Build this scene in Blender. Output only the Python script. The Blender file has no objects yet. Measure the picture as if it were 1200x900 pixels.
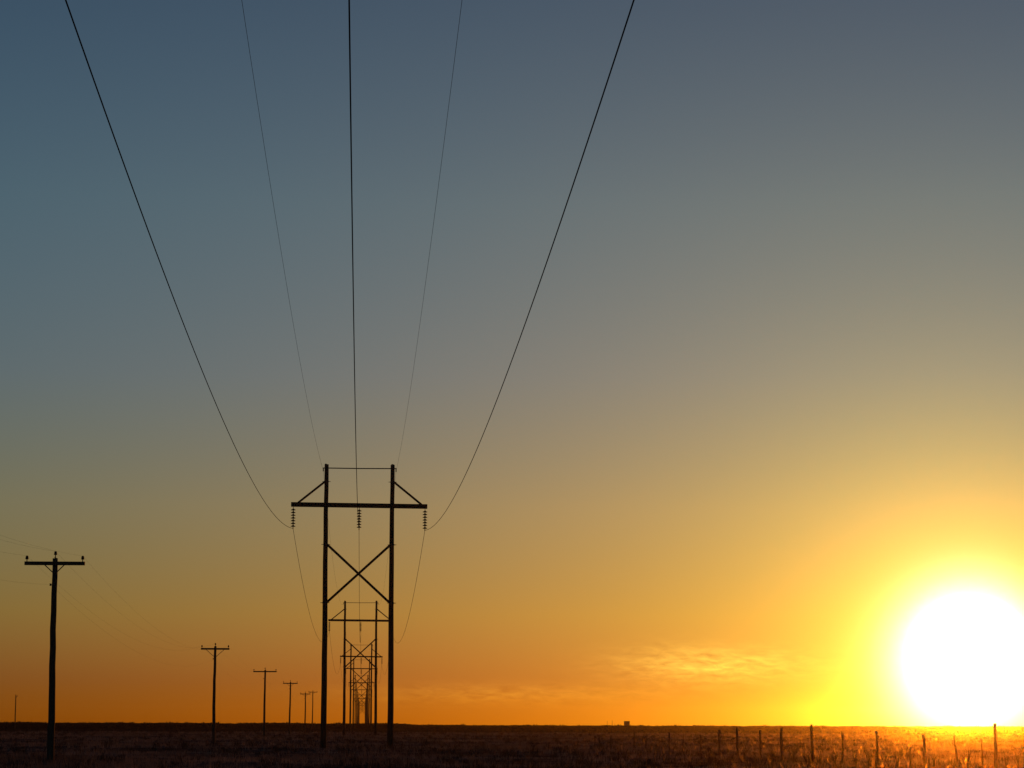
import bpy, math, random
import numpy as np
from mathutils import Vector, Matrix

random.seed(7)
rng = np.random.default_rng(7)
scene = bpy.context.scene
col = scene.collection
R = math.radians

# ------------------------------------------------------------------ camera
F = 2900.0                                   # focal length in 1200 px frame widths
PITCH = math.atan(399.5 / F)
ROLL = R(0.16)
EYE = 1.7
cam = bpy.data.cameras.new('camera')
cam.sensor_width = 36.0
cam.lens = 36.0 * F / 1200.0
cam.clip_start = 0.5
cam.clip_end = 40000.0
cam_ob = bpy.data.objects.new('camera', cam)
col.objects.link(cam_ob)
_f = Vector((0, math.cos(PITCH), math.sin(PITCH)))
_u0 = Vector((0, -math.sin(PITCH), math.cos(PITCH)))
_x0 = Vector((1, 0, 0))
_r = _x0 * math.cos(ROLL) + _u0 * math.sin(ROLL)
_u = _u0 * math.cos(ROLL) - _x0 * math.sin(ROLL)
M = Matrix(((_r.x, _u.x, -_f.x, 0), (_r.y, _u.y, -_f.y, 0), (_r.z, _u.z, -_f.z, EYE), (0, 0, 0, 1)))
cam_ob.matrix_world = M
scene.camera = cam_ob

def az_slope(px):
    """X per metre of Y for something standing at photo column px (read on the horizon line)."""
    y = 849.5 + (px - 600) * math.tan(ROLL)
    d = _f + _r * ((px - 600) / F) + _u * ((450 - y) / F)
    return d.x / d.y

# ------------------------------------------------------------------ sky
SUN_AZ, SUN_EL = R(10.44), R(1.48)
SUN = Vector((math.sin(SUN_AZ) * math.cos(SUN_EL), math.cos(SUN_AZ) * math.cos(SUN_EL), math.sin(SUN_EL)))
world = bpy.data.worlds.new('World')
scene.world = world
world.use_nodes = True
wt = world.node_tree
bg = wt.nodes['Background']

def wn(kind, **kw):
    n = wt.nodes.new(kind)
    for k, v in kw.items():
        setattr(n, k, v)
    return n

def wmath(op, a, b=None, c=None):
    n = wn('ShaderNodeMath', operation=op)
    for i, v in enumerate((a, b, c)):
        if v is None:
            continue
        if isinstance(v, (int, float)):
            n.inputs[i].default_value = v
        else:
            wt.links.new(v, n.inputs[i])
    return n.outputs[0]

def wvec(op, a, b):
    n = wn('ShaderNodeVectorMath', operation=op)
    for i, v in enumerate((a, b)):
        if isinstance(v, (tuple, list)):
            n.inputs[i].default_value = v
        elif isinstance(v, (int, float)):
            n.inputs[i].default_value = (v, v, v)
        else:
            wt.links.new(v, n.inputs[i])
    return n

SKY_STRENGTH = 0.10
sky = wn('ShaderNodeTexSky', sky_type='NISHITA', sun_disc=False)
sky.sun_elevation = SUN_EL
sky.sun_rotation = SUN_AZ
sky.air_density = 1.0
sky.dust_density = 0.5
sky.ozone_density = 3.0
tc = wn('ShaderNodeTexCoord')
sep = wn('ShaderNodeSeparateXYZ')
wt.links.new(tc.outputs['Generated'], sep.inputs[0])
el = wmath('MULTIPLY', wmath('ARCSINE', sep.outputs[2]), 180 / math.pi)
azd = wmath('MULTIPLY', wmath('ARCTAN2', sep.outputs[0], sep.outputs[1]), 180 / math.pi)
# low dust layer: what the air near the horizon lets through, by elevation
ramp = wn('ShaderNodeValToRGB')
stops = [(0, .0500, .0410, .025), (1, .0540, .0445, .055), (2.5, .0735, .0690, .0505), (5, .0890, .0850, .0690),
         (8, .0830, .0900, .0920), (12, .0820, .0980, .0930), (17, .0690, .0800, .0800), (40, .0640, .0740, .0780)]
cr = ramp.color_ramp
while len(cr.elements) < len(stops):
    cr.elements.new(0.5)
for e, s in zip(cr.elements, stops):
    e.position = s[0] / 40.0
    e.color = (s[1] / SKY_STRENGTH, s[2] / SKY_STRENGTH, s[3] / SKY_STRENGTH, 1)
wt.links.new(wmath('DIVIDE', el, 40.0), ramp.inputs[0])
base = wvec('MULTIPLY', sky.outputs[0], ramp.outputs[0]).outputs[0]
# aureole of the low sun
dot = wvec('DOT_PRODUCT', tc.outputs['Generated'], tuple(SUN)).outputs['Value']
theta = wmath('MULTIPLY', wmath('ARCCOSINE', wmath('MINIMUM', dot, 1.0)), 180 / math.pi)

def scaled(val, rgb):
    n = wn('ShaderNodeVectorMath', operation='SCALE')
    n.inputs[0].default_value = tuple(c / SKY_STRENGTH for c in rgb)
    wt.links.new(val, n.inputs['Scale'])
    return n.outputs[0]

g1 = wmath('EXPONENT', wmath('MULTIPLY', theta, -1 / 1.97))
q = wmath('DIVIDE', theta, 1.23)
g2 = wmath('EXPONENT', wmath('MULTIPLY', wmath('MULTIPLY', q, q), -1.0))
g3 = wmath('EXPONENT', wmath('MULTIPLY', theta, -1 / 2.35))
glow = wvec('ADD', scaled(g1, (1.26, 0.0, 0.200)), scaled(g2, (3.8, 2.1, 3.9))).outputs[0]
glow = wvec('ADD', glow, scaled(g3, (0.0, 0.97, 0.0))).outputs[0]
# the glow spreads sideways in the dust along the horizon
da = wmath('DIVIDE', wmath('SUBTRACT', azd, math.degrees(SUN_AZ)), 6.0)
g4 = wmath('MULTIPLY', wmath('EXPONENT', wmath('MULTIPLY', wmath('MULTIPLY', da, da), -1.0)),
           wmath('EXPONENT', wmath('MULTIPLY', wmath('MAXIMUM', el, 0.0), -1 / 2.2)))
glow = wvec('ADD', glow, scaled(g4, (0.05, 0.17, 0.0))).outputs[0]
# thin streaky cloud low in the west, lit from behind
cv = wn('ShaderNodeCombineXYZ')
wt.links.new(wmath('MULTIPLY', azd, 0.80), cv.inputs[0])
wt.links.new(wmath('ADD', wmath('MULTIPLY', el, 3.4), wmath('MULTIPLY', azd, 0.10)), cv.inputs[1])
nz = wn('ShaderNodeTexNoise')
nz.inputs['Scale'].default_value = 2.0
nz.inputs['Detail'].default_value = 9.0
nz.inputs['Roughness'].default_value = 0.62
nz.inputs['Distortion'].default_value = 0.4
wt.links.new(cv.outputs[0], nz.inputs['Vector'])

def gauss(a0, sa, e0, se):
    p = wmath('DIVIDE', wmath('SUBTRACT', azd, a0), sa)
    r = wmath('DIVIDE', wmath('SUBTRACT', el, e0), se)
    s = wmath('ADD', wmath('MULTIPLY', p, p), wmath('MULTIPLY', r, r))
    return wmath('EXPONENT', wmath('MULTIPLY', s, -1.0))

streak = wn('ShaderNodeMapRange')
streak.inputs['From Min'].default_value = 0.33
streak.inputs['From Max'].default_value = 0.66
wt.links.new(nz.outputs[0], streak.inputs['Value'])
cm = wmath('ADD', wmath('MULTIPLY', gauss(4.4, 1.8, 1.36, 0.37), 1.0), wmath('MULTIPLY', gauss(-0.6, 3.2, 0.70, 0.22), 0.5))
cm = wmath('MULTIPLY', cm, streak.outputs[0])
lift = wmath('MULTIPLY_ADD', cm, 1.0, 1.0)
total = wvec('ADD', base, glow).outputs[0]
sc_ = wn('ShaderNodeVectorMath', operation='SCALE')
wt.links.new(total, sc_.inputs[0])
wt.links.new(lift, sc_.inputs['Scale'])
# the lit cloud is a little yellower than the air behind it
tint = wn('ShaderNodeMix', data_type='RGBA', blend_type='MULTIPLY')
wt.links.new(cm, tint.inputs['Factor'])
wt.links.new(sc_.outputs[0], tint.inputs['A'])
tint.inputs['B'].default_value = (0.80, 1.12, 1.2, 1)
wt.links.new(tint.outputs['Result'], bg.inputs['Color'])
bg.inputs['Strength'].default_value = SKY_STRENGTH

# ------------------------------------------------------------------ sun
sun = bpy.data.lights.new('sun', 'SUN')
sun.energy = 3.6
sun.angle = R(0.53)
sun.color = (1.0, 0.23, 0.006)
sun_ob = bpy.data.objects.new('sun', sun)
sun_ob.rotation_euler = (-SUN).to_track_quat('-Z', 'Y').to_euler()
sun_ob.location = (60, 300, 40)
col.objects.link(sun_ob)

vs = scene.view_settings
vs.view_transform = 'Standard'
vs.look = 'None'
vs.exposure = 0.0
vs.gamma = 1.0
vs.use_curve_mapping = False
scene.render.engine = 'CYCLES'
scene.cycles.use_denoising = True
scene.cycles.max_bounces = 6
scene.cycles.volume_bounces = 0
scene.cycles.transparent_max_bounces = 8

# ------------------------------------------------------------------ materials
def new_mat(name):
    m = bpy.data.materials.new(name)
    m.use_nodes = True
    nt = m.node_tree
    return m, nt, nt.nodes['Principled BSDF']

def noise_color(nt, scale, c0, c1, lo=0.35, hi=0.65, stretch=None, detail=5.0, space='Object'):
    t = nt.nodes.new('ShaderNodeTexCoord')
    v = t.outputs[space]
    if stretch:
        mp = nt.nodes.new('ShaderNodeMapping')
        mp.inputs['Scale'].default_value = stretch
        nt.links.new(v, mp.inputs['Vector'])
        v = mp.outputs[0]
    n = nt.nodes.new('ShaderNodeTexNoise')
    n.inputs['Scale'].default_value = scale
    n.inputs['Detail'].default_value = detail
    nt.links.new(v, n.inputs['Vector'])
    r = nt.nodes.new('ShaderNodeValToRGB')
    r.color_ramp.elements[0].position = lo
    r.color_ramp.elements[1].position = hi
    r.color_ramp.elements[0].color = (*c0, 1)
    r.color_ramp.elements[1].color = (*c1, 1)
    nt.links.new(n.outputs[0], r.inputs[0])
    return r.outputs[0], n

def simple_mat(name, c0, c1, scale, rough, stretch=None, metallic=0.0, bump=0.0, spec=0.3):
    m, nt, b = new_mat(name)
    c, n = noise_color(nt, scale, c0, c1, stretch=stretch)
    nt.links.new(c, b.inputs['Base Color'])
    b.inputs['Roughness'].default_value = rough
    b.inputs['Metallic'].default_value = metallic
    b.inputs['Specular IOR Level'].default_value = spec
    if bump:
        bp = nt.nodes.new('ShaderNodeBump')
        bp.inputs['Strength'].default_value = bump
        bp.inputs['Distance'].default_value = 0.02
        nt.links.new(n.outputs[0], bp.inputs['Height'])
        nt.links.new(bp.outputs[0], b.inputs['Normal'])
    return m

WOOD = simple_mat('creosoted_wood', (0.035, 0.024, 0.016), (0.085, 0.058, 0.038), 9.0, 0.92, stretch=(6, 6, 0.5), bump=0.5, spec=0.12)
OLD_WOOD = simple_mat('weathered_wood', (0.045, 0.033, 0.024), (0.11, 0.085, 0.06), 14.0, 0.95, stretch=(5, 5, 0.6), bump=0.6, spec=0.1)
STEEL = simple_mat('galvanised_steel', (0.05, 0.05, 0.05), (0.09, 0.09, 0.09), 30.0, 0.85, metallic=0.0, spec=0.1)
PORCELAIN = simple_mat('glazed_porcelain', (0.03, 0.016, 0.010), (0.05, 0.026, 0.016), 8.0, 0.75, spec=0.1)
CABLE = simple_mat('oxidised_strand', (0.010, 0.010, 0.010), (0.018, 0.017, 0.016), 40.0, 1.0, spec=0.0)
BARB = simple_mat('rusty_wire', (0.06, 0.035, 0.02), (0.11, 0.07, 0.04), 20.0, 0.8)
SHED = simple_mat('shed_boards', (0.07, 0.05, 0.04), (0.12, 0.09, 0.06), 3.0, 0.9, stretch=(8, 8, 0.4))
TIN = simple_mat('old_tin', (0.08, 0.07, 0.06), (0.15, 0.11, 0.08), 2.0, 0.7)

def blade_mat(name, c0, c1, scale, trans, sheen=0.0):
    m = bpy.data.materials.new(name)
    m.use_nodes = True
    nt = m.node_tree
    nt.nodes.clear()
    out = nt.nodes.new('ShaderNodeOutputMaterial')
    c, _ = noise_color(nt, scale, c0, c1, lo=0.3, hi=0.7)
    d = nt.nodes.new('ShaderNodeBsdfDiffuse')
    t = nt.nodes.new('ShaderNodeBsdfTranslucent')
    nt.links.new(c, d.inputs['Color'])
    nt.links.new(c, t.inputs['Color'])
    mx = nt.nodes.new('ShaderNodeMixShader')
    mx.inputs[0].default_value = trans
    nt.links.new(d.outputs[0], mx.inputs[1])
    nt.links.new(t.outputs[0], mx.inputs[2])
    last = mx
    if sheen:
        # thin dry membrane: lets low light through in a forward lobe
        g = nt.nodes.new('ShaderNodeBsdfRefraction')
        g.inputs['Roughness'].default_value = 0.50
        g.inputs['IOR'].default_value = 1.03
        g.inputs['Color'].default_value = (0.75, 0.62, 0.42, 1)
        last = nt.nodes.new('ShaderNodeMixShader')
        last.inputs[0].default_value = sheen
        nt.links.new(mx.outputs[0], last.inputs[1])
        nt.links.new(g.outputs[0], last.inputs[2])
    nt.links.new(last.outputs[0], out.inputs['Surface'])
    return m

STRAW = blade_mat('dry_grass', (0.040, 0.041, 0.038), (0.30, 0.275, 0.235), 0.12, 0.10, sheen=0.015)
PALE_STRAW = blade_mat('pale_straw', (0.26, 0.21, 0.14), (0.36, 0.30, 0.21), 3.0, 0.4)
SAGE = blade_mat('dark_scrub', (0.018, 0.020, 0.018), (0.050, 0.052, 0.045), 0.5, 0.08)

gm, nt, b = new_mat('prairie_soil')
tcn = nt.nodes.new('ShaderNodeTexCoord')
c_near, n1 = noise_color(nt, 0.12, (0.026, 0.025, 0.022), (0.090, 0.080, 0.066), detail=8.0)
c_far, n2 = noise_color(nt, 0.012, (0.012, 0.011, 0.010), (0.028, 0.025, 0.021), stretch=(0.35, 1.0, 1.0), detail=6.0)
sp = nt.nodes.new('ShaderNodeSeparateXYZ')
nt.links.new(tcn.outputs['Object'], sp.inputs[0])
mr = nt.nodes.new('ShaderNodeMapRange')
mr.inputs['From Min'].default_value = 430
mr.inputs['From Max'].default_value = 620
nt.links.new(sp.outputs[1], mr.inputs['Value'])
mix = nt.nodes.new('ShaderNodeMix')
mix.data_type = 'RGBA'
nt.links.new(mr.outputs[0], mix.inputs['Factor'])
nt.links.new(c_near, mix.inputs['A'])
nt.links.new(c_far, mix.inputs['B'])
nt.links.new(mix.outputs['Result'], b.inputs['Base Color'])
b.inputs['Roughness'].default_value = 0.95
b.inputs['Specular IOR Level'].default_value = 0.0
bp = nt.nodes.new('ShaderNodeBump')
bp.inputs['Strength'].default_value = 0.6
bp.inputs['Distance'].default_value = 0.08
nt.links.new(n1.outputs[0], bp.inputs['Height'])
nt.links.new(bp.outputs[0], b.inputs['Normal'])
SOIL = gm

# ------------------------------------------------------------------ ground
def smooth(t):
    t = np.clip(t, 0, 1)
    return t * t * (3 - 2 * t)

def gz(x, y):
    """height of the plain"""
    x = np.asarray(x, float)
    y = np.asarray(y, float)
    r = np.hypot(x, y)
    h = 0.05 * np.sin(x * 0.21 + 0.7 * np.sin(y * 0.05)) + 0.06 * np.sin(y * 0.083 + 1.3 * np.sin(x * 0.037) + 0.5)
    h = h + 0.035 * np.sin(x * 0.61 + y * 0.33) * np.sin(y * 0.47 - x * 0.2)
    h = h * smooth((r - 4) / 40) * (1 - 0.6 * smooth((r - 300) / 500))
    # the plain swells gently to a low crest that makes the skyline, a little higher on the left
    a = np.degrees(np.arctan2(x, y))
    side = smooth((-2.05 - a) / 0.45) * (1 - smooth((-a - 60) / 40))
    crest = 1.56 + 0.05 * np.sin(a * 3.3 + 0.4) + 0.035 * np.sin(a * 9.1) + 0.025 * np.sin(a * 21.0)
    crest = crest + side * (0.48 + 0.05 * np.sin(a * 2.1) + 0.04 * np.sin(a * 6.3 + 1))
    h = h + crest * smooth((r - 560) / 300) * (1 - smooth((r - 860) / 90))
    return h

def gz1(x, y):
    return float(gz(x, y))

def mesh_from(name, verts, faces, mat, smooth_shade=False):
    me = bpy.data.meshes.new(name)
    me.from_pydata([tuple(map(float, v)) for v in verts], [], faces)
    me.materials.append(mat)
    if smooth_shade:
        me.polygons.foreach_set('use_smooth', [True] * len(me.polygons))
    me.update()
    return me

def link(name, me, parent=None, loc=None, rot=None, scale=None):
    o = bpy.data.objects.new(name, me)
    col.objects.link(o)
    if parent:
        o.parent = parent
    if loc is not None:
        o.location = loc
    if rot is not None:
        o.rotation_euler = rot
    if scale is not None:
        o.scale = scale
    return o

def tag(o, label=None, cat=None, group=None, kind=None):
    if label:
        o['label'] = label
    if cat:
        o['category'] = cat
    if group:
        o['group'] = group
    if kind:
        o['kind'] = kind
    return o

rings = np.concatenate([[0.5, 3, 8, 16, 28, 42, 56, 68, 78], np.arange(86, 320, 1.5), np.arange(320, 620, 5),
                        np.arange(620, 980, 6), np.geomspace(1000, 2800, 20)])
azs = np.concatenate([np.linspace(-180, -22, 40)[:-1], np.linspace(-22, 22, 265), np.linspace(22, 180, 40)[1:-1]])
nr, na = len(rings), len(azs)
RR, AA = np.meshgrid(rings, np.radians(azs), indexing='ij')
gx, gy = RR * np.sin(AA), RR * np.cos(AA)
gv = np.stack([gx, gy, gz(gx, gy)], -1).reshape(-1, 3)
gv = np.vstack([gv, [[0, 0, gz1(0, 0)]]])
idx = np.arange(nr * na).reshape(nr, na)
i2 = np.roll(idx, -1, axis=1)
quads = np.stack([idx[:-1], i2[:-1], i2[1:], idx[1:]], -1).reshape(-1, 4)[:, ::-1]
tris = [(int(nr * na), int(i2[0, k]), int(idx[0, k])) for k in range(na)]
gme = mesh_from('ground', gv, quads.tolist() + tris, SOIL, True)
tag(link('ground', gme), 'flat dark prairie running to the horizon', 'ground', kind='structure')

# ------------------------------------------------------------------ mesh helpers
def ring_pts(c, a, b_, rad, n):
    return [c + (a * math.cos(2 * math.pi * k / n) + b_ * math.sin(2 * math.pi * k / n)) * rad for k in range(n)]

def tube_data(pts, rads, n=8, caps=True, v=None, f=None):
    v = [] if v is None else v
    f = [] if f is None else f
    base_i = len(v)
    pts = [Vector(p) for p in pts]
    for i, p in enumerate(pts):
        d = (pts[min(i + 1, len(pts) - 1)] - pts[max(i - 1, 0)]).normalized()
        ref = Vector((0, 0, 1)) if abs(d.z) < 0.9 else Vector((1, 0, 0))
        a = d.cross(ref).normalized()
        bb = d.cross(a).normalized()
        r = rads[i] if isinstance(rads, (list, tuple)) else rads
        v.extend(ring_pts(p, a, bb, r, n))
    for i in range(len(pts) - 1):
        for k in range(n):
            p0 = base_i + i * n + k
            p1 = base_i + i * n + (k + 1) % n
            f.append((p0, p1, p1 + n, p0 + n))
    if caps:
        f.append(tuple(base_i + k for k in range(n))[::-1])
        e = base_i + (len(pts) - 1) * n
        f.append(tuple(e + k for k in range(n)))
    return v, f

def lathe_data(prof, n=12, v=None, f=None, off=(0, 0, 0)):
    v = [] if v is None else v
    f = [] if f is None else f
    b0 = len(v)
    for r, z in prof:
        for k in range(n):
            a = 2 * math.pi * k / n
            v.append((off[0] + r * math.cos(a), off[1] + r * math.sin(a), off[2] + z))
    for i in range(len(prof) - 1):
        for k in range(n):
            p0 = b0 + i * n + k
            p1 = b0 + i * n + (k + 1) % n
            f.append((p0, p1, p1 + n, p0 + n))
    f.append(tuple(b0 + k for k in range(n))[::-1])
    e = b0 + (len(prof) - 1) * n
    f.append(tuple(e + k for k in range(n)))
    return v, f

def box_data(c, s, v=None, f=None, ch=0.0):
    """box with centre c, size s and chamfered long edges (along x)"""
    v = [] if v is None else v
    f = [] if f is None else f
    b0 = len(v)
    x, y, z = s[0] / 2, s[1] / 2, s[2] / 2
    ch = ch or min(y, z) * 0.12
    prof = [(y - ch, -z), (y, -z + ch), (y, z - ch), (y - ch, z), (-y + ch, z), (-y, z - ch), (-y, -z + ch), (-y + ch, -z)]
    for sx in (-x, x):
        for py, pz in prof:
            v.append((c[0] + sx, c[1] + py, c[2] + pz))
    for k in range(8):
        k2 = (k + 1) % 8
        f.append((b0 + k, b0 + k2, b0 + 8 + k2, b0 + 8 + k))
    f.append(tuple(b0 + k for k in range(8))[::-1])
    f.append(tuple(b0 + 8 + k for k in range(8)))
    return v, f

def bar_data(p0, p1, w, h, v=None, f=None):
    """rectangular bar from p0 to p1"""
    v = [] if v is None else v
    f = [] if f is None else f
    b0 = len(v)
    p0, p1 = Vector(p0), Vector(p1)
    d = (p1 - p0).normalized()
    ref = Vector((0, 1, 0)) if abs(d.y) < 0.9 else Vector((1, 0, 0))
    a = d.cross(ref).normalized() * h / 2
    bb = d.cross(a).normalized() * w / 2
    for p in (p0, p1):
        v.extend([p + a + bb, p + a - bb, p - a - bb, p - a + bb])
    for k in range(4):
        k2 = (k + 1) % 4
        f.append((b0 + k, b0 + k2, b0 + 4 + k2, b0 + 4 + k))
    f.append((b0 + 3, b0 + 2, b0 + 1, b0))
    f.append((b0 + 4, b0 + 5, b0 + 6, b0 + 7))
    return v, f

def wood_pole_data(h, r0, r1, bury=0.4, n=12, seed=0):
    rr = random.Random(seed)
    pts, rads = [], []
    for i in range(13):
        t = i / 12
        z = -bury + (h + bury) * t
        pts.append((0.03 * math.sin(t * 4 + seed) * t * (1 - t) * 4 + rr.uniform(-1, 1) * 0.012, rr.uniform(-1, 1) * 0.012, z))
        rads.append(r0 + (r1 - r0) * t ** 0.9)
    pts.append((0, 0, h + r1 * 0.10))
    rads.append(r1 * 0.72)
    return tube_data(pts, rads, n)

def copy_tree(o, parent=None):
    c = o.copy()
    col.objects.link(c)
    if parent is not None:
        c.parent = parent
    for ch in list(o.children):
        copy_tree(ch, c)
    return c

# ------------------------------------------------------------------ wooden H-frame pylons
HALF = 2.36          # half the pole spacing
TOP = 20.15
ARM_Z = 17.22
ARM_L = 9.72
OUT = 4.70
SHIELD_Z = 19.72
SHIELD_X = 2.60
DISC_N = 7
DISC_P = 0.195
STRING_TOP = ARM_Z - 0.13

disc_prof = [(0.024, 0.097), (0.050, 0.090), (0.062, 0.050), (0.115, 0.036), (0.168, 0.008), (0.174, -0.020), (0.130, -0.030),
             (0.100, -0.020), (0.070, -0.036), (0.036, -0.034), (0.026, -0.098)]
disc_me = mesh_from('disc', *lathe_data(disc_prof, 12), PORCELAIN, True)

def string_mesh(far):
    v, f = tube_data([(0, 0, 0), (0, 0, -0.16)], 0.022, 6)
    zb = -0.16 - DISC_N * DISC_P
    tube_data([(0, 0, -0.14), (0, 0, zb - 0.04)], 0.018, 6, v=v, f=f)
    # suspension clamp that cradles the conductor
    tube_data([(0, -0.16, zb - 0.10), (0, -0.07, zb - 0.06), (0, 0.07, zb - 0.06), (0, 0.16, zb - 0.10)], [0.022, 0.036, 0.036, 0.022], 6, v=v, f=f)
    tube_data([(0, 0, zb), (0, 0, zb - 0.09)], 0.028, 6, v=v, f=f)
    if far:
        for k in range(DISC_N):
            lathe_data(disc_prof, 8, v=v, f=f, off=(0, 0, -0.16 - (k + 0.5) * DISC_P))
    return v, f

CLAMP_Z = STRING_TOP - 0.16 - DISC_N * DISC_P - 0.075
string_near = mesh_from('insulator_string', *string_mesh(False), STEEL, True)
string_far = mesh_from('insulator_string', *string_mesh(True), PORCELAIN, True)
pylon_pole = [mesh_from('pole', *wood_pole_data(TOP, 0.225, 0.150, 0.6, 14, s), WOOD, True) for s in (1, 2)]
arm_v, arm_f = box_data((0, -0.20, 0), (ARM_L, 0.14, 0.295), ch=0.012)
arm_me = mesh_from('crossarm', arm_v, arm_f, WOOD)
arm2_me = mesh_from('crossarm', *box_data((0, 0.20, 0), (ARM_L, 0.14, 0.295), ch=0.012), WOOD)

def pylon(near):
    t = bpy.data.objects.new('transmission_pylon', None)
    t.empty_display_size = 2
    col.objects.link(t)
    for i, s in enumerate((-1, 1)):
        p = link('pole', pylon_pole[i], t, (s * HALF, 0, 0))
        if near:
            # steel bands where the braces bolt on, ground-wire bracket on top
            for z in (18.92, 14.42, 10.27):
                rad = 0.225 + (0.150 - 0.225) * (z / TOP) ** 0.9
                v, f = lathe_data([(rad + 0.003, -0.05), (rad + 0.012, -0.045), (rad + 0.012, 0.045), (rad + 0.003, 0.05)], 14)
                tube_data([(-rad - 0.14, 0, 0), (rad + 0.14, 0, 0)], 0.022, 6, v=v, f=f)
                link('brace_band', mesh_from('brace_band', v, f, STEEL), p, (0, 0, z))
        v, f = tube_data([(0, 0, 0), (s * 0.24, 0, 0)], 0.040, 6)
        tube_data([(s * 0.24, 0, 0.03), (s * 0.24, 0, -0.24)], 0.042, 6, v=v, f=f)
        tube_data([(s * 0.24, -0.12, -0.20), (s * 0.24, 0, -0.17), (s * 0.24, 0.12, -0.20)], 0.028, 6, v=v, f=f)
        link('wire_bracket', mesh_from('wire_bracket', v, f, STEEL), p, (0, 0, SHIELD_Z + 0.17))
    link('crossarm', arm_me, t, (0, 0, ARM_Z), (0, R(0.45), 0))
    link('crossarm', arm2_me, t, (0, 0, ARM_Z), (0, R(0.45), 0))
    link('tie_rod', mesh_from('tie_rod', *tube_data([(-HALF, 0, 0), (0, 0, -0.015), (HALF, 0, 0)], 0.042, 6), STEEL), t, (0, 0, SHIELD_Z + 0.17))
    for s in (-1, 1):
        link('knee_brace', mesh_from('knee_brace', *bar_data((s * (HALF + 0.10), 0, 18.92), (s * 4.44, 0, ARM_Z + 0.10), 0.09, 0.145), WOOD), t)
        link('cross_brace', mesh_from('cross_brace', *bar_data((-s * (HALF - 0.1), s * 0.075, 14.42), (s * (HALF - 0.1), s * 0.075, 10.27), 0.10, 0.17), WOOD), t)
    for x in (-OUT, 0, OUT):
        st = link('insulator_string', string_near if near else string_far, t, (x, 0, STRING_TOP - x * math.sin(R(0.45))))
        if near:
            for k in range(DISC_N):
                link('disc', disc_me, st, (0, 0, -0.16 - (k + 0.5) * DISC_P))
    return t

py_px = [(176.5, 418.2), (374.0, 421.6), (568.0, 422.4), (749.0, 423.0)]
LINE = [(Y * az_slope(px), Y) for Y, px in py_px]
dx = (LINE[3][0] - LINE[0][0]) / (LINE[3][1] - LINE[0][1])
for k in range(4, 11):
    Y = 749.0 + 190.0 * (k - 3) + (0, 8, -6, 4, -9, 5, 0, 7, -4, 3, 0, 0)[k - 4]
    px = 423.0 + 1.4 * (1 - math.exp(-(k - 3) / 3.0))
    LINE.append((Y * az_slope(px), Y))
ORD = ['nearest', 'second', 'third', 'fourth', 'fifth', 'sixth', 'seventh', 'eighth', 'ninth', 'tenth', 'eleventh', 'twelfth',
       'thirteenth', 'fourteenth', 'last and farthest']
near_proto = pylon(True)
far_proto = pylon(False)
PYL = []
for i, (X, Y) in enumerate(LINE):
    if i == 0:
        t = near_proto
    elif i == 1:
        t = copy_tree(near_proto)
    elif i == 2:
        t = far_proto
    else:
        t = copy_tree(far_proto)
    n0 = LINE[max(i - 1, 0)]
    n1_ = LINE[min(i + 1, len(LINE) - 1)]
    yaw = math.atan2(-(n1_[0] - n0[0]), n1_[1] - n0[1])
    z = gz1(X, Y)
    sc = 1.0 if i == 0 else (1.0, 0.99, 0.985, 1.0, 1.01, 0.99, 1.0, 0.98, 1.0, 1.01, 0.99, 1, 1, 1)[i - 1]
    t.location = (X, Y, z)
    t.rotation_euler = (0, 0 if i == 0 else R(random.uniform(-0.35, 0.35)), yaw + (0 if i == 0 else random.uniform(-0.02, 0.02)))
    t.scale = (1, 1, sc)
    PYL.append((X, Y, z, yaw, sc))
    if i == 0:
        lab = 'tall nearest wooden H-frame pylon with crossarm, X-brace and three insulator strings'
    elif i == 1:
        lab = 'second wooden H-frame pylon, framed between the two poles of the nearest one'
    elif i == 10:
        lab = 'last and farthest tiny H-frame pylon where the power line meets the horizon'
    else:
        lab = '%s H-frame pylon counted from the nearest one down the line' % ORD[i]
    tag(t, lab, 'pylon', 'H-frame pylons of the transmission line')

# ------------------------------------------------------------------ conductors and shield wires
def attach(i, lx, lz):
    X, Y, z, yaw, sc = PYL[i]
    return Vector((X + lx * math.cos(yaw), Y + lx * math.sin(yaw), z + lz * sc))

def first_span(lx, zmin, k, ymid, ystart, end, drift):
    """span that passes over the camera; end = attachment on the nearest pylon"""
    slope = (LINE[1][0] - LINE[0][0]) / (LINE[1][1] - LINE[0][1])
    zz = lambda y: zmin + k * (y - ymid) ** 2
    corr = end.z - zz(end.y)
    pts = []
    for j in range(97):
        y = ystart + (end.y - ystart) * j / 96
        x = end.x + (slope - drift) * (y - end.y)
        pts.append(Vector((x, y, zz(y) + corr * (y - ystart) / (end.y - ystart))))
    return pts

def wire_thing(lx, lz, zmin, k, ymid, kk, rad, label, cat, name, drift):
    pts = first_span(lx, zmin, k, ymid, -19.0, attach(0, lx, lz), drift)
    for i in range(len(PYL) - 1):
        a, b_ = attach(i, lx, lz), attach(i + 1, lx, lz)
        S = (b_ - a).length
        n = 40 if i < 2 else (20 if i < 5 else 10)
        for j in range(1, n + 1):
            t = j / n
            p = a.lerp(b_, t)
            p.z -= kk * S * S * t * (1 - t)
            pts.append(p)
    v, f = tube_data(pts, rad, 6)
    return tag(link(name, mesh_from(name, v, f, CABLE, True)), label, cat, 'wires of the transmission line')

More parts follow.
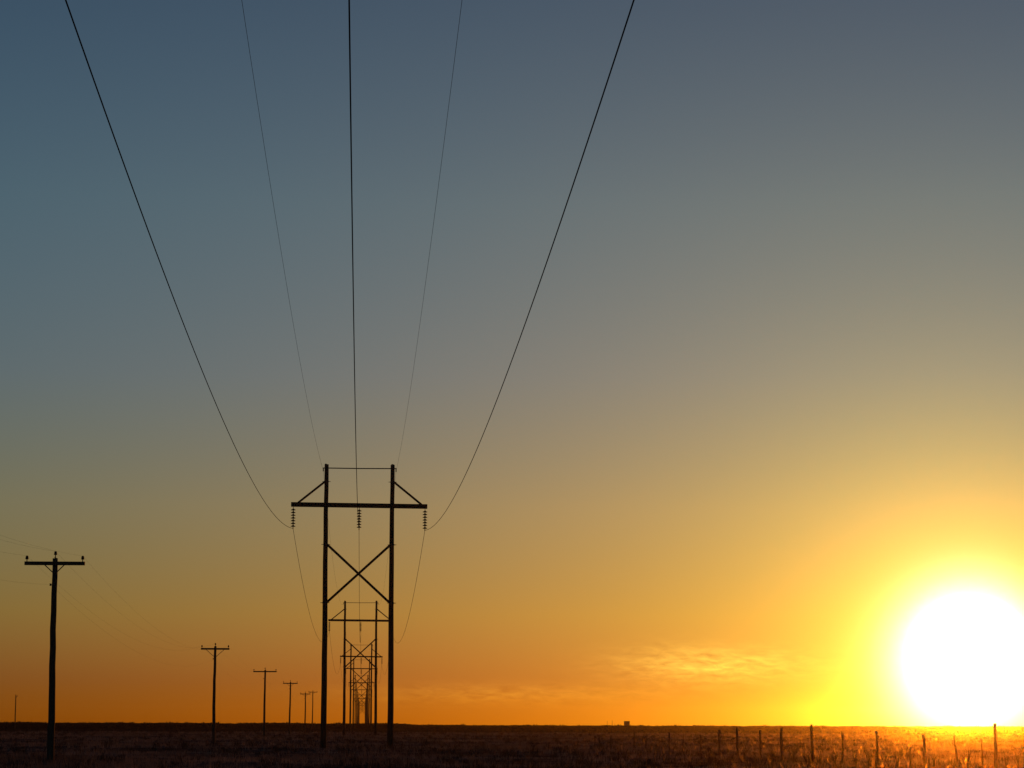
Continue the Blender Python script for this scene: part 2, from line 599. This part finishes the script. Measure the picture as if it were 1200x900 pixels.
for lx, side in ((-OUT, 'left outer'), (0, 'middle'), (OUT, 'right outer')):
    lz = CLAMP_Z - lx * math.sin(R(0.45)) + 0.02
    if lx == 0:
        lab = 'thick middle power cable rising almost straight up from the nearest pylon'
    elif lx < 0:
        lab = 'thick outer power cable sweeping up to the top left corner'
    else:
        lab = 'thick outer power cable sweeping up right of the nearest pylon'
    wire_thing(lx, lz, EYE + 10.57, 4.447e-4, 93.3, 4.3e-4, 0.0145, lab, 'power cable', 'power_cable', 0.00028)
for s, lab in ((-1, 'thin shield wire running up from the left pole top of the nearest pylon'),
               (1, 'thin shield wire running up from the right pole top of the nearest pylon')):
    wire_thing(s * SHIELD_X, SHIELD_Z - 0.03, EYE + 16.32, 3.06e-4, 102.8, 3.0e-4, 0.0055, lab, 'wire', 'shield_wire', -0.0004)

# ------------------------------------------------------------------ small utility poles on the left
def pin_insulator(h=0.15, s=1.0):
    prof = [(0.018, -0.10), (0.018, 0.0), (0.055, 0.0), (0.075, 0.03), (0.050, 0.055), (0.070, 0.085), (0.045, 0.105), (0.055, 0.125), (0.030, h)]
    return lathe_data([(r * s, z * s) for r, z in prof], 10)

pin_me = mesh_from('pin_insulator', *pin_insulator(0.15, 1.0), PORCELAIN, True)

def utility_pole(H, arm_w, braces, lab, loc, yaw, neutral=True, arm=True, seed=3, lean=(0, 0)):
    t = bpy.data.objects.new('utility_pole', None)
    col.objects.link(t)
    t.location = loc
    t.rotation_euler = (lean[0], lean[1], yaw)
    link('pole', mesh_from('pole', *wood_pole_data(H, 0.155, 0.104, 0.4, 12, seed), OLD_WOOD, True), t)
    zc = H - 0.21
    tops = []
    if arm:
        link('crossarm', mesh_from('crossarm', *box_data((0, -0.145, zc), (arm_w, 0.11, 0.148), ch=0.01), OLD_WOOD), t)
        for s in (-1, 1):
            x = s * (arm_w / 2 - 0.09)
            link('pin_insulator', pin_me, t, (x, -0.145, zc + 0.16))
            tops.append((x, -0.145, zc + 0.30))
            if braces:
                link('brace', mesh_from('brace', *bar_data((s * braces, -0.205, zc - 0.04), (s * 0.05, -0.11, zc - 0.04 - braces * 0.82), 0.012, 0.04), STEEL), t)
        link('pin_insulator', pin_me, t, (0, 0.0, H + 0.14))
        tops.append((0, 0, H + 0.28))
    else:
        link('pin_insulator', pin_me, t, (0, 0.0, H + 0.14))
        tops.append((0, 0, H + 0.28))
    if neutral:
        v, f = tube_data([(-0.02, 0, 0), (-0.20, 0, 0)], 0.016, 6)
        lathe_data([(0.045, -0.045), (0.03, -0.015), (0.03, 0.015), (0.045, 0.045)], 8, v=v, f=f, off=(-0.17, 0, 0))
        link('neutral_spool', mesh_from('neutral_spool', v, f, PORCELAIN), t, (0, 0, H - 1.06))
        tops.append((-0.17, 0, H - 1.06))
    tag(t, lab, 'utility pole', 'small utility poles left of the pylons')
    m = Matrix.Translation(loc) @ Matrix.Rotation(yaw, 4, 'Z')
    return [m @ Vector(p) for p in tops]

UP = [  # photo column on the horizon, distance, height, arm width, brace half-width, label
    (59.6, 100.0, 8.20, 2.42, 0.42, 'large leftmost utility pole with crossarm, V-brace and pin insulators', 0.02),
    (250.5, 214.0, 8.33, 2.45, 0.80, 'second nearest utility pole with wide V-brace under its crossarm', 0.03),
    (309.8, 313.0, 8.45, 2.95, 0.0, 'third utility pole, topped by a wide plain crossarm', 0.0),
    (339.4, 402.0, 8.45, 2.36, 0.55, 'fourth utility pole, right of the wide plain-armed one', 0.02),
    (357.4, 512.0, 8.12, 2.10, 0.55, 'fifth small utility pole, left one of a close pair', -0.02),
    (365.8, 640.0, 9.70, 2.30, 0.60, 'sixth small utility pole, right one of a close pair beside the nearest pylon', 0.05),
]
TOPS = []
for i, (px, Y, H, aw, br, lab, yw) in enumerate(UP):
    X = Y * az_slope(px)
    TOPS.append(utility_pole(H, aw, br, lab, Vector((X, Y, gz1(X, Y))), yw, seed=20 + i, lean=(0, R((0, 0.1, -0.1, 0.2, 0, 0.5)[i]))))
Xf, Yf = 615.0 * az_slope(17.6), 615.0
utility_pole(8.3, 2.0, 0.4, 'lone slim far pole at the left edge, its crossarm seen end-on', Vector((Xf, Yf, gz1(Xf, Yf))), R(88), seed=40)
for px, hh, lab in ((711.6, 4.3, 'faint far pole stub left of the horizon shed, left one of two'),
                    (717.4, 4.6, 'faint far pole stub left of the horizon shed, right one of two')):
    Y = 1650.0
    X = Y * az_slope(px)
    utility_pole(hh, 0.6, 0.0, lab, Vector((X, Y, gz1(X, Y))), 0.0, neutral=False, arm=False, seed=50)

# wires of the small line: two on the crossarm ends, one on the pole top, the neutral below
start_x = TOPS[0][2].x + (TOPS[0][2].x - TOPS[1][2].x) / (214.0 - 100.0) * 105.0 * 0.55
names = ['left crossarm end', 'right crossarm end', 'pole tops', 'lower neutral spools']
for w in range(4):
    p0 = TOPS[0][w]
    chain = [Vector((p0.x + (p0.x - TOPS[1][w].x) * 0.9, -4.0, p0.z + 0.3))] + [TOPS[i][w] for i in range(6)]
    pts = [chain[0]]
    for a, b_ in zip(chain[:-1], chain[1:]):
        S = (b_ - a).length
        for j in range(1, 21):
            t = j / 20
            p = a.lerp(b_, t)
            p.z -= 1.3e-4 * 4 * S * S * t * (1 - t)
            pts.append(p)
    v, f = tube_data(pts, 0.0019, 5)
    lab = ('thin line wire strung along the left crossarm ends of the utility poles',
           'thin line wire strung along the right crossarm ends of the utility poles',
           'thin line wire strung over the tops of the utility poles',
           'thin neutral wire strung below the crossarms of the utility poles')[w]
    tag(link('line_wire', mesh_from('line_wire', v, f, CABLE, True)), lab, 'wire', 'wires of the utility poles')

# ------------------------------------------------------------------ wire fence
fence = bpy.data.objects.new('wire_fence', None)
col.objects.link(fence)
def fence_d(px):
    return 31.1 / ((px - 600) / F + 0.142)
FP = [  # column, height above the grass roots, top radius, lean in px from base to top
    (697, .85, .030, 0), (702.3, .87, .050, 0), (716, .92, .050, 0), (743.2, 1.27, .042, 0), (757, 1.0, .028, 0), (784.2, 1.22, .045, 0),
    (800, 1.05, .030, .5), (821, 1.15, .035, 0), (843, 1.43, .055, 0), (864, 1.64, .058, -.6), (891, 1.50, .055, -.6), (916, 1.56, .065, -.5),
    (951.5, 1.79, .060, -.6), (987, 1.40, .050, .3), (1029.5, 1.50, .050, -3.0), (1084, 1.36, .062, -2.0), (1122.5, 1.28, .040, -4.5),
    (1151, 1.18, .028, -1.2), (1166.3, 1.77, .060, -.4), (1236, 1.55, .055, 0), (1330, 1.60, .055, .5), (1440, 1.5, .055, -.5)]
fx0 = fence_d(951.5) * az_slope(951.5)
fy0 = fence_d(951.5)
fence.location = (fx0, fy0, gz1(fx0, fy0))
wire_pts = []
for i, (px, H, rad, lean) in enumerate(FP):
    d = fence_d(px)
    X, Y = d * az_slope(px), d
    rr = random.Random(100 + i)
    z0 = gz1(X, Y)
    lx = lean / F * d
    base_ = Vector((X - fx0, Y - fy0, z0 - fence.location.z))
    pts, rads = [], []
    for k in range(7):
        t = k / 6
        z = -0.3 + (H + 0.3) * t
        j = 0.0 if k in (0, 6) else rr.uniform(-1, 1) * 0.018
        pts.append((lx * t + j, rr.uniform(-1, 1) * 0.01, z))
        rads.append(rad * (1.12 - 0.16 * t + rr.uniform(-0.05, 0.05)))
    pts.append((lx * 1.01, 0, H + rad * 0.2))
    rads.append(rad * 0.55)
    link('post', mesh_from('post', *tube_data(pts, rads, 8), OLD_WOOD, True), fence, base_)
    wire_pts.append((base_ + Vector((lx * 0.8, -0.05, 0)), H))
for zf in (0.30, 0.58, 0.84, 1.08):
    pts = []
    for j, (p, H) in enumerate(wire_pts):
        q0 = p + Vector((0, 0, min(zf, H - 0.1)))
        if j:
            pts.append((pts[-1] + q0) / 2 - Vector((0, 0, 0.03)))
        pts.append(q0)
    v, f = tube_data(pts, 0.0028, 5)
    link('fence_wire', mesh_from('fence_wire', v, f, BARB, True), fence)
tag(fence, 'old wire fence of crooked wooden posts in backlit grass at lower right', 'fence')

# ------------------------------------------------------------------ little shed on the horizon
Ys = 838.0
Xs = Ys * az_slope(734.6)
shed = bpy.data.objects.new('shed', None)
col.objects.link(shed)
shed.location = (Xs, Ys, gz1(Xs, Ys))
shed.rotation_euler = (0, 0, R(14))
shed.scale = (0.64, 0.70, 0.43)
def boxm(name, c, s, mat, parent):
    return link(name, mesh_from(name, *box_data(c, s, ch=0.02), mat), parent)
wall = boxm('wall', (0, 0, 1.5), (2.3, 2.6, 3.4), SHED, shed)
door = boxm('door', (0.2, -1.31, 1.0), (0.85, 0.05, 2.0), TIN, shed)
boxm('handle', (0.5, -1.36, 1.0), (0.05, 0.05, 0.14), STEEL, door)
rv = [(-1.35, -1.5, 3.15), (1.35, -1.5, 3.15), (1.35, 1.5, 3.15), (-1.35, 1.5, 3.15), (-0.9, -1.5, 3.6), (0.9, -1.5, 3.6), (0.9, 1.5, 3.6), (-0.9, 1.5, 3.6)]
rf = [(3, 2, 1, 0), (4, 5, 6, 7), (0, 1, 5, 4), (1, 2, 6, 5), (2, 3, 7, 6), (3, 0, 4, 7)]
link('roof', mesh_from('roof', rv, rf, TIN), shed)
tag(shed, 'tiny dark shed standing alone on the horizon', 'shed')

# ------------------------------------------------------------------ grass and scrub
def field(x, y, s, ph):
    return (np.sin(x * s + 1.7 * np.sin(y * s * 0.7 + ph)) * np.sin(y * s * 0.55 + 1.3 * np.sin(x * s * 0.8 - ph)) * 0.5 + 0.5)

def blades(px, py, pz, h, w, per, spread, lean, name, mat, label, cat):
    """per bent blades in each tuft; one mesh"""
    n = len(px)
    N = n * per
    X = np.repeat(px, per) + rng.normal(0, 1, N) * np.repeat(spread, per)
    Y = np.repeat(py, per) + rng.normal(0, 1, N) * np.repeat(spread, per)
    Z = np.repeat(pz, per) - 0.02
    Hh = np.repeat(h, per) * rng.uniform(0.45, 1.1, N)
    Wd = np.repeat(w, per) * rng.uniform(0.6, 1.3, N)
    a = rng.uniform(0, 2 * np.pi, N)
    fa = rng.uniform(0, 2 * np.pi, N)
    ln = np.abs(rng.normal(0, 1, N)) * lean
    dxl, dyl = np.cos(a) * ln * Hh, np.sin(a) * ln * Hh
    wx, wy = np.cos(fa) * Wd / 2, np.sin(fa) * Wd / 2
    V = np.empty((N, 5, 3))
    V[:, 0] = np.stack([X - wx, Y - wy, Z], -1)
    V[:, 1] = np.stack([X + wx, Y + wy, Z], -1)
    mx_, my_, mz_ = X + dxl * 0.35, Y + dyl * 0.35, Z + Hh * 0.6
    V[:, 2] = np.stack([mx_ + wx * .8, my_ + wy * .8, mz_], -1)
    V[:, 3] = np.stack([mx_ - wx * .8, my_ - wy * .8, mz_], -1)
    V[:, 4] = np.stack([X + dxl, Y + dyl, Z + Hh * (1 - 0.25 * np.minimum(ln, 1.5))], -1)
    me = bpy.data.meshes.new(name)
    me.vertices.add(N * 5)
    me.vertices.foreach_set('co', V.reshape(-1))
    b0 = np.arange(N) * 5
    loops = np.stack([b0, b0 + 1, b0 + 2, b0 + 3, b0 + 3, b0 + 2, b0 + 4], -1).reshape(-1)
    me.loops.add(N * 7)
    me.loops.foreach_set('vertex_index', loops.astype(np.int32))
    st = np.stack([np.arange(N) * 7, np.arange(N) * 7 + 4], -1).reshape(-1)
    tt = np.tile([4, 3], N)
    me.polygons.add(N * 2)
    me.polygons.foreach_set('loop_start', st.astype(np.int32))
    me.polygons.foreach_set('loop_total', tt.astype(np.int32))
    me.materials.append(mat)
    me.update(calc_edges=True)
    me.validate()
    return tag(link(name, me), label, cat, kind='stuff')

def scatter(n, r0, r1, a0=-16.5, a1=16.5, p=1.0):
    u = rng.uniform(0, 1, n)
    r = (r0 ** p + u * (r1 ** p - r0 ** p)) ** (1 / p)
    a = np.radians(rng.uniform(a0, a1, n))
    return r * np.sin(a), r * np.cos(a), r

x, y, r = scatter(150000, 80, 520, p=0.50)
keep = rng.uniform(0, 1, len(x)) < 0.10 + 0.95 * field(x, y, 0.17, 0.4) ** 1.3 * (0.3 + 0.7 * field(x, y, 0.9, 2.0))
x, y, r = x[keep], y[keep], r[keep]
tall = 0.45 + 1.15 * field(x, y, 0.42, 1.1) ** 1.5
h = (0.16 + 0.20 * rng.random(len(x)) ** 2) * tall
w = 0.006 + 0.00005 * r
blades(x, y, gz(x, y), h * (1 + r / 900), w * 1.05, 6, 0.05 + 0.0004 * r, 0.45, 'dry_grass', STRAW,
       'low dry grass covering the near prairie', 'grass')

x, y, r = scatter(5200, 80, 640, p=0.8)
keep = rng.uniform(0, 1, len(x)) < 0.15 + field(x, y, 0.11, 3.0)
x, y, r = x[keep], y[keep], r[keep]
h = rng.uniform(0.18, 0.55, len(x)) * (0.7 + 0.6 * field(x, y, 0.3, 0.2))
blades(x, y, gz(x, y), h, 0.022 + 0.00004 * r, 26, h * 0.32, 0.75, 'scrub', SAGE,
       'dark low scrub dotted over the prairie', 'scrub')

# far brush that roughens the skyline
x, y, r = scatter(4200, 520, 900, p=1.0)
h = rng.uniform(0.2, 0.6, len(x)) * (0.6 + 0.9 * rng.random(len(x)) ** 4)
blades(x, y, gz(x, y), h, 0.10 + 0.00005 * r, 10, 0.25 + h * 0.5, 0.5, 'far_brush', SAGE,
       'distant brush along the skyline', 'brush')

# pale stalks of one weed at the bottom edge, and tall weeds in the backlit corner
def weed(px, d, H, n, lab, mat, seed, thick=1.0, group='tall dry weeds'):
    rr = random.Random(seed)
    X = d * az_slope(px)
    z0 = gz1(X, d)
    v, f = [], []
    for k in range(n):
        a = rr.uniform(0, 6.28)
        ln = rr.uniform(0.05, 0.45)
        hh = H * rr.uniform(0.6, 1.0)
        p = [(0.03 * math.cos(a), 0.03 * math.sin(a), -0.05)]
        for t in (0.35, 0.7, 1.0):
            p.append((math.cos(a) * ln * hh * t * t + rr.uniform(-.015, .015), math.sin(a) * ln * hh * t * t, hh * t))
        tube_data(p, [q_ * thick for q_ in (0.007, 0.006, 0.005, 0.003)], 5, v=v, f=f)
        for s in range(3):
            q = Vector(p[2]).lerp(Vector(p[3]), rr.random())
            e = q + Vector((rr.uniform(-.14, .14), rr.uniform(-.14, .14), rr.uniform(.04, .16)))
            tube_data([q, e], [0.004, 0.0025], 4, v=v, f=f)
            tube_data([e, e + Vector((0, 0, 0.035))], [0.010, 0.004], 5, v=v, f=f)
    o = link('dry_weed', mesh_from('dry_weed', v, f, mat), None, (X, d, z0))
    return tag(o, lab, 'weed', group)

weed(552.5, 98.8, 0.46, 10, 'pale dry weed at the bottom edge right of the nearest pylon', PALE_STRAW, 1, 2.2)
weed(1143, 97.0, 1.05, 7, 'tall backlit dry weed just left of the tall fence post near the right edge', STRAW, 2)
weed(962, 112.0, 0.95, 7, 'tall dry weed just right of the tall middle fence post', SAGE, 3)
weed(831, 128.0, 0.80, 8, 'bent dry weed left of the fence post below the cloud', SAGE, 4)
weed(1103, 98.5, 0.75, 8, 'bushy dry weed between two leaning fence posts at lower right', STRAW, 5)

WORDS = ['first', 'second', 'third', 'fourth', 'fifth', 'sixth', 'seventh', 'eighth', 'ninth', 'tenth', 'eleventh', 'twelfth', 'thirteenth']
for k, (px, d, H) in enumerate(((872, 124, .62), (905, 119, .70), (929, 110, .85), (944, 108, .6), (978, 104, .72), (1003, 103, .66),
                               (1017, 101, .8), (1051, 100, .7), (1066, 99, .85), (1094, 98, .62), (1133, 97, .75), (1178, 98, .7), (1192, 101, .85))):
    weed(px, d, H, 8, 'dark twiggy weed by the wire fence, %s counted from the right edge' % WORDS[12 - k], SAGE, 60 + k, 2.0, 'twiggy weeds along the fence')

# ------------------------------------------------------------------ haze
hm = bpy.data.materials.new('haze')
hm.use_nodes = True
hn = hm.node_tree
hn.nodes.clear()
ho = hn.nodes.new('ShaderNodeOutputMaterial')
pv = hn.nodes.new('ShaderNodeVolumePrincipled')
pv.inputs['Color'].default_value = (0.95, 0.88, 0.78, 1)
pv.inputs['Density'].default_value = 3.8e-5
pv.inputs['Anisotropy'].default_value = 0.988
hn.links.new(pv.outputs[0], ho.inputs['Volume'])
hv, hf = [], []
L, z0, z1 = 3000.0, -1.6, 22.6
hv = [(-L, -L, z0), (L, -L, z0), (L, L, z0), (-L, L, z0), (-L, -L, z1), (L, -L, z1), (L, L, z1), (-L, L, z1)]
hf = [(3, 2, 1, 0), (4, 5, 6, 7), (0, 1, 5, 4), (1, 2, 6, 5), (2, 3, 7, 6), (3, 0, 4, 7)]
tag(link('haze', mesh_from('haze', hv, hf, hm)), 'thin dusty evening haze over the plain', 'haze', kind='stuff')
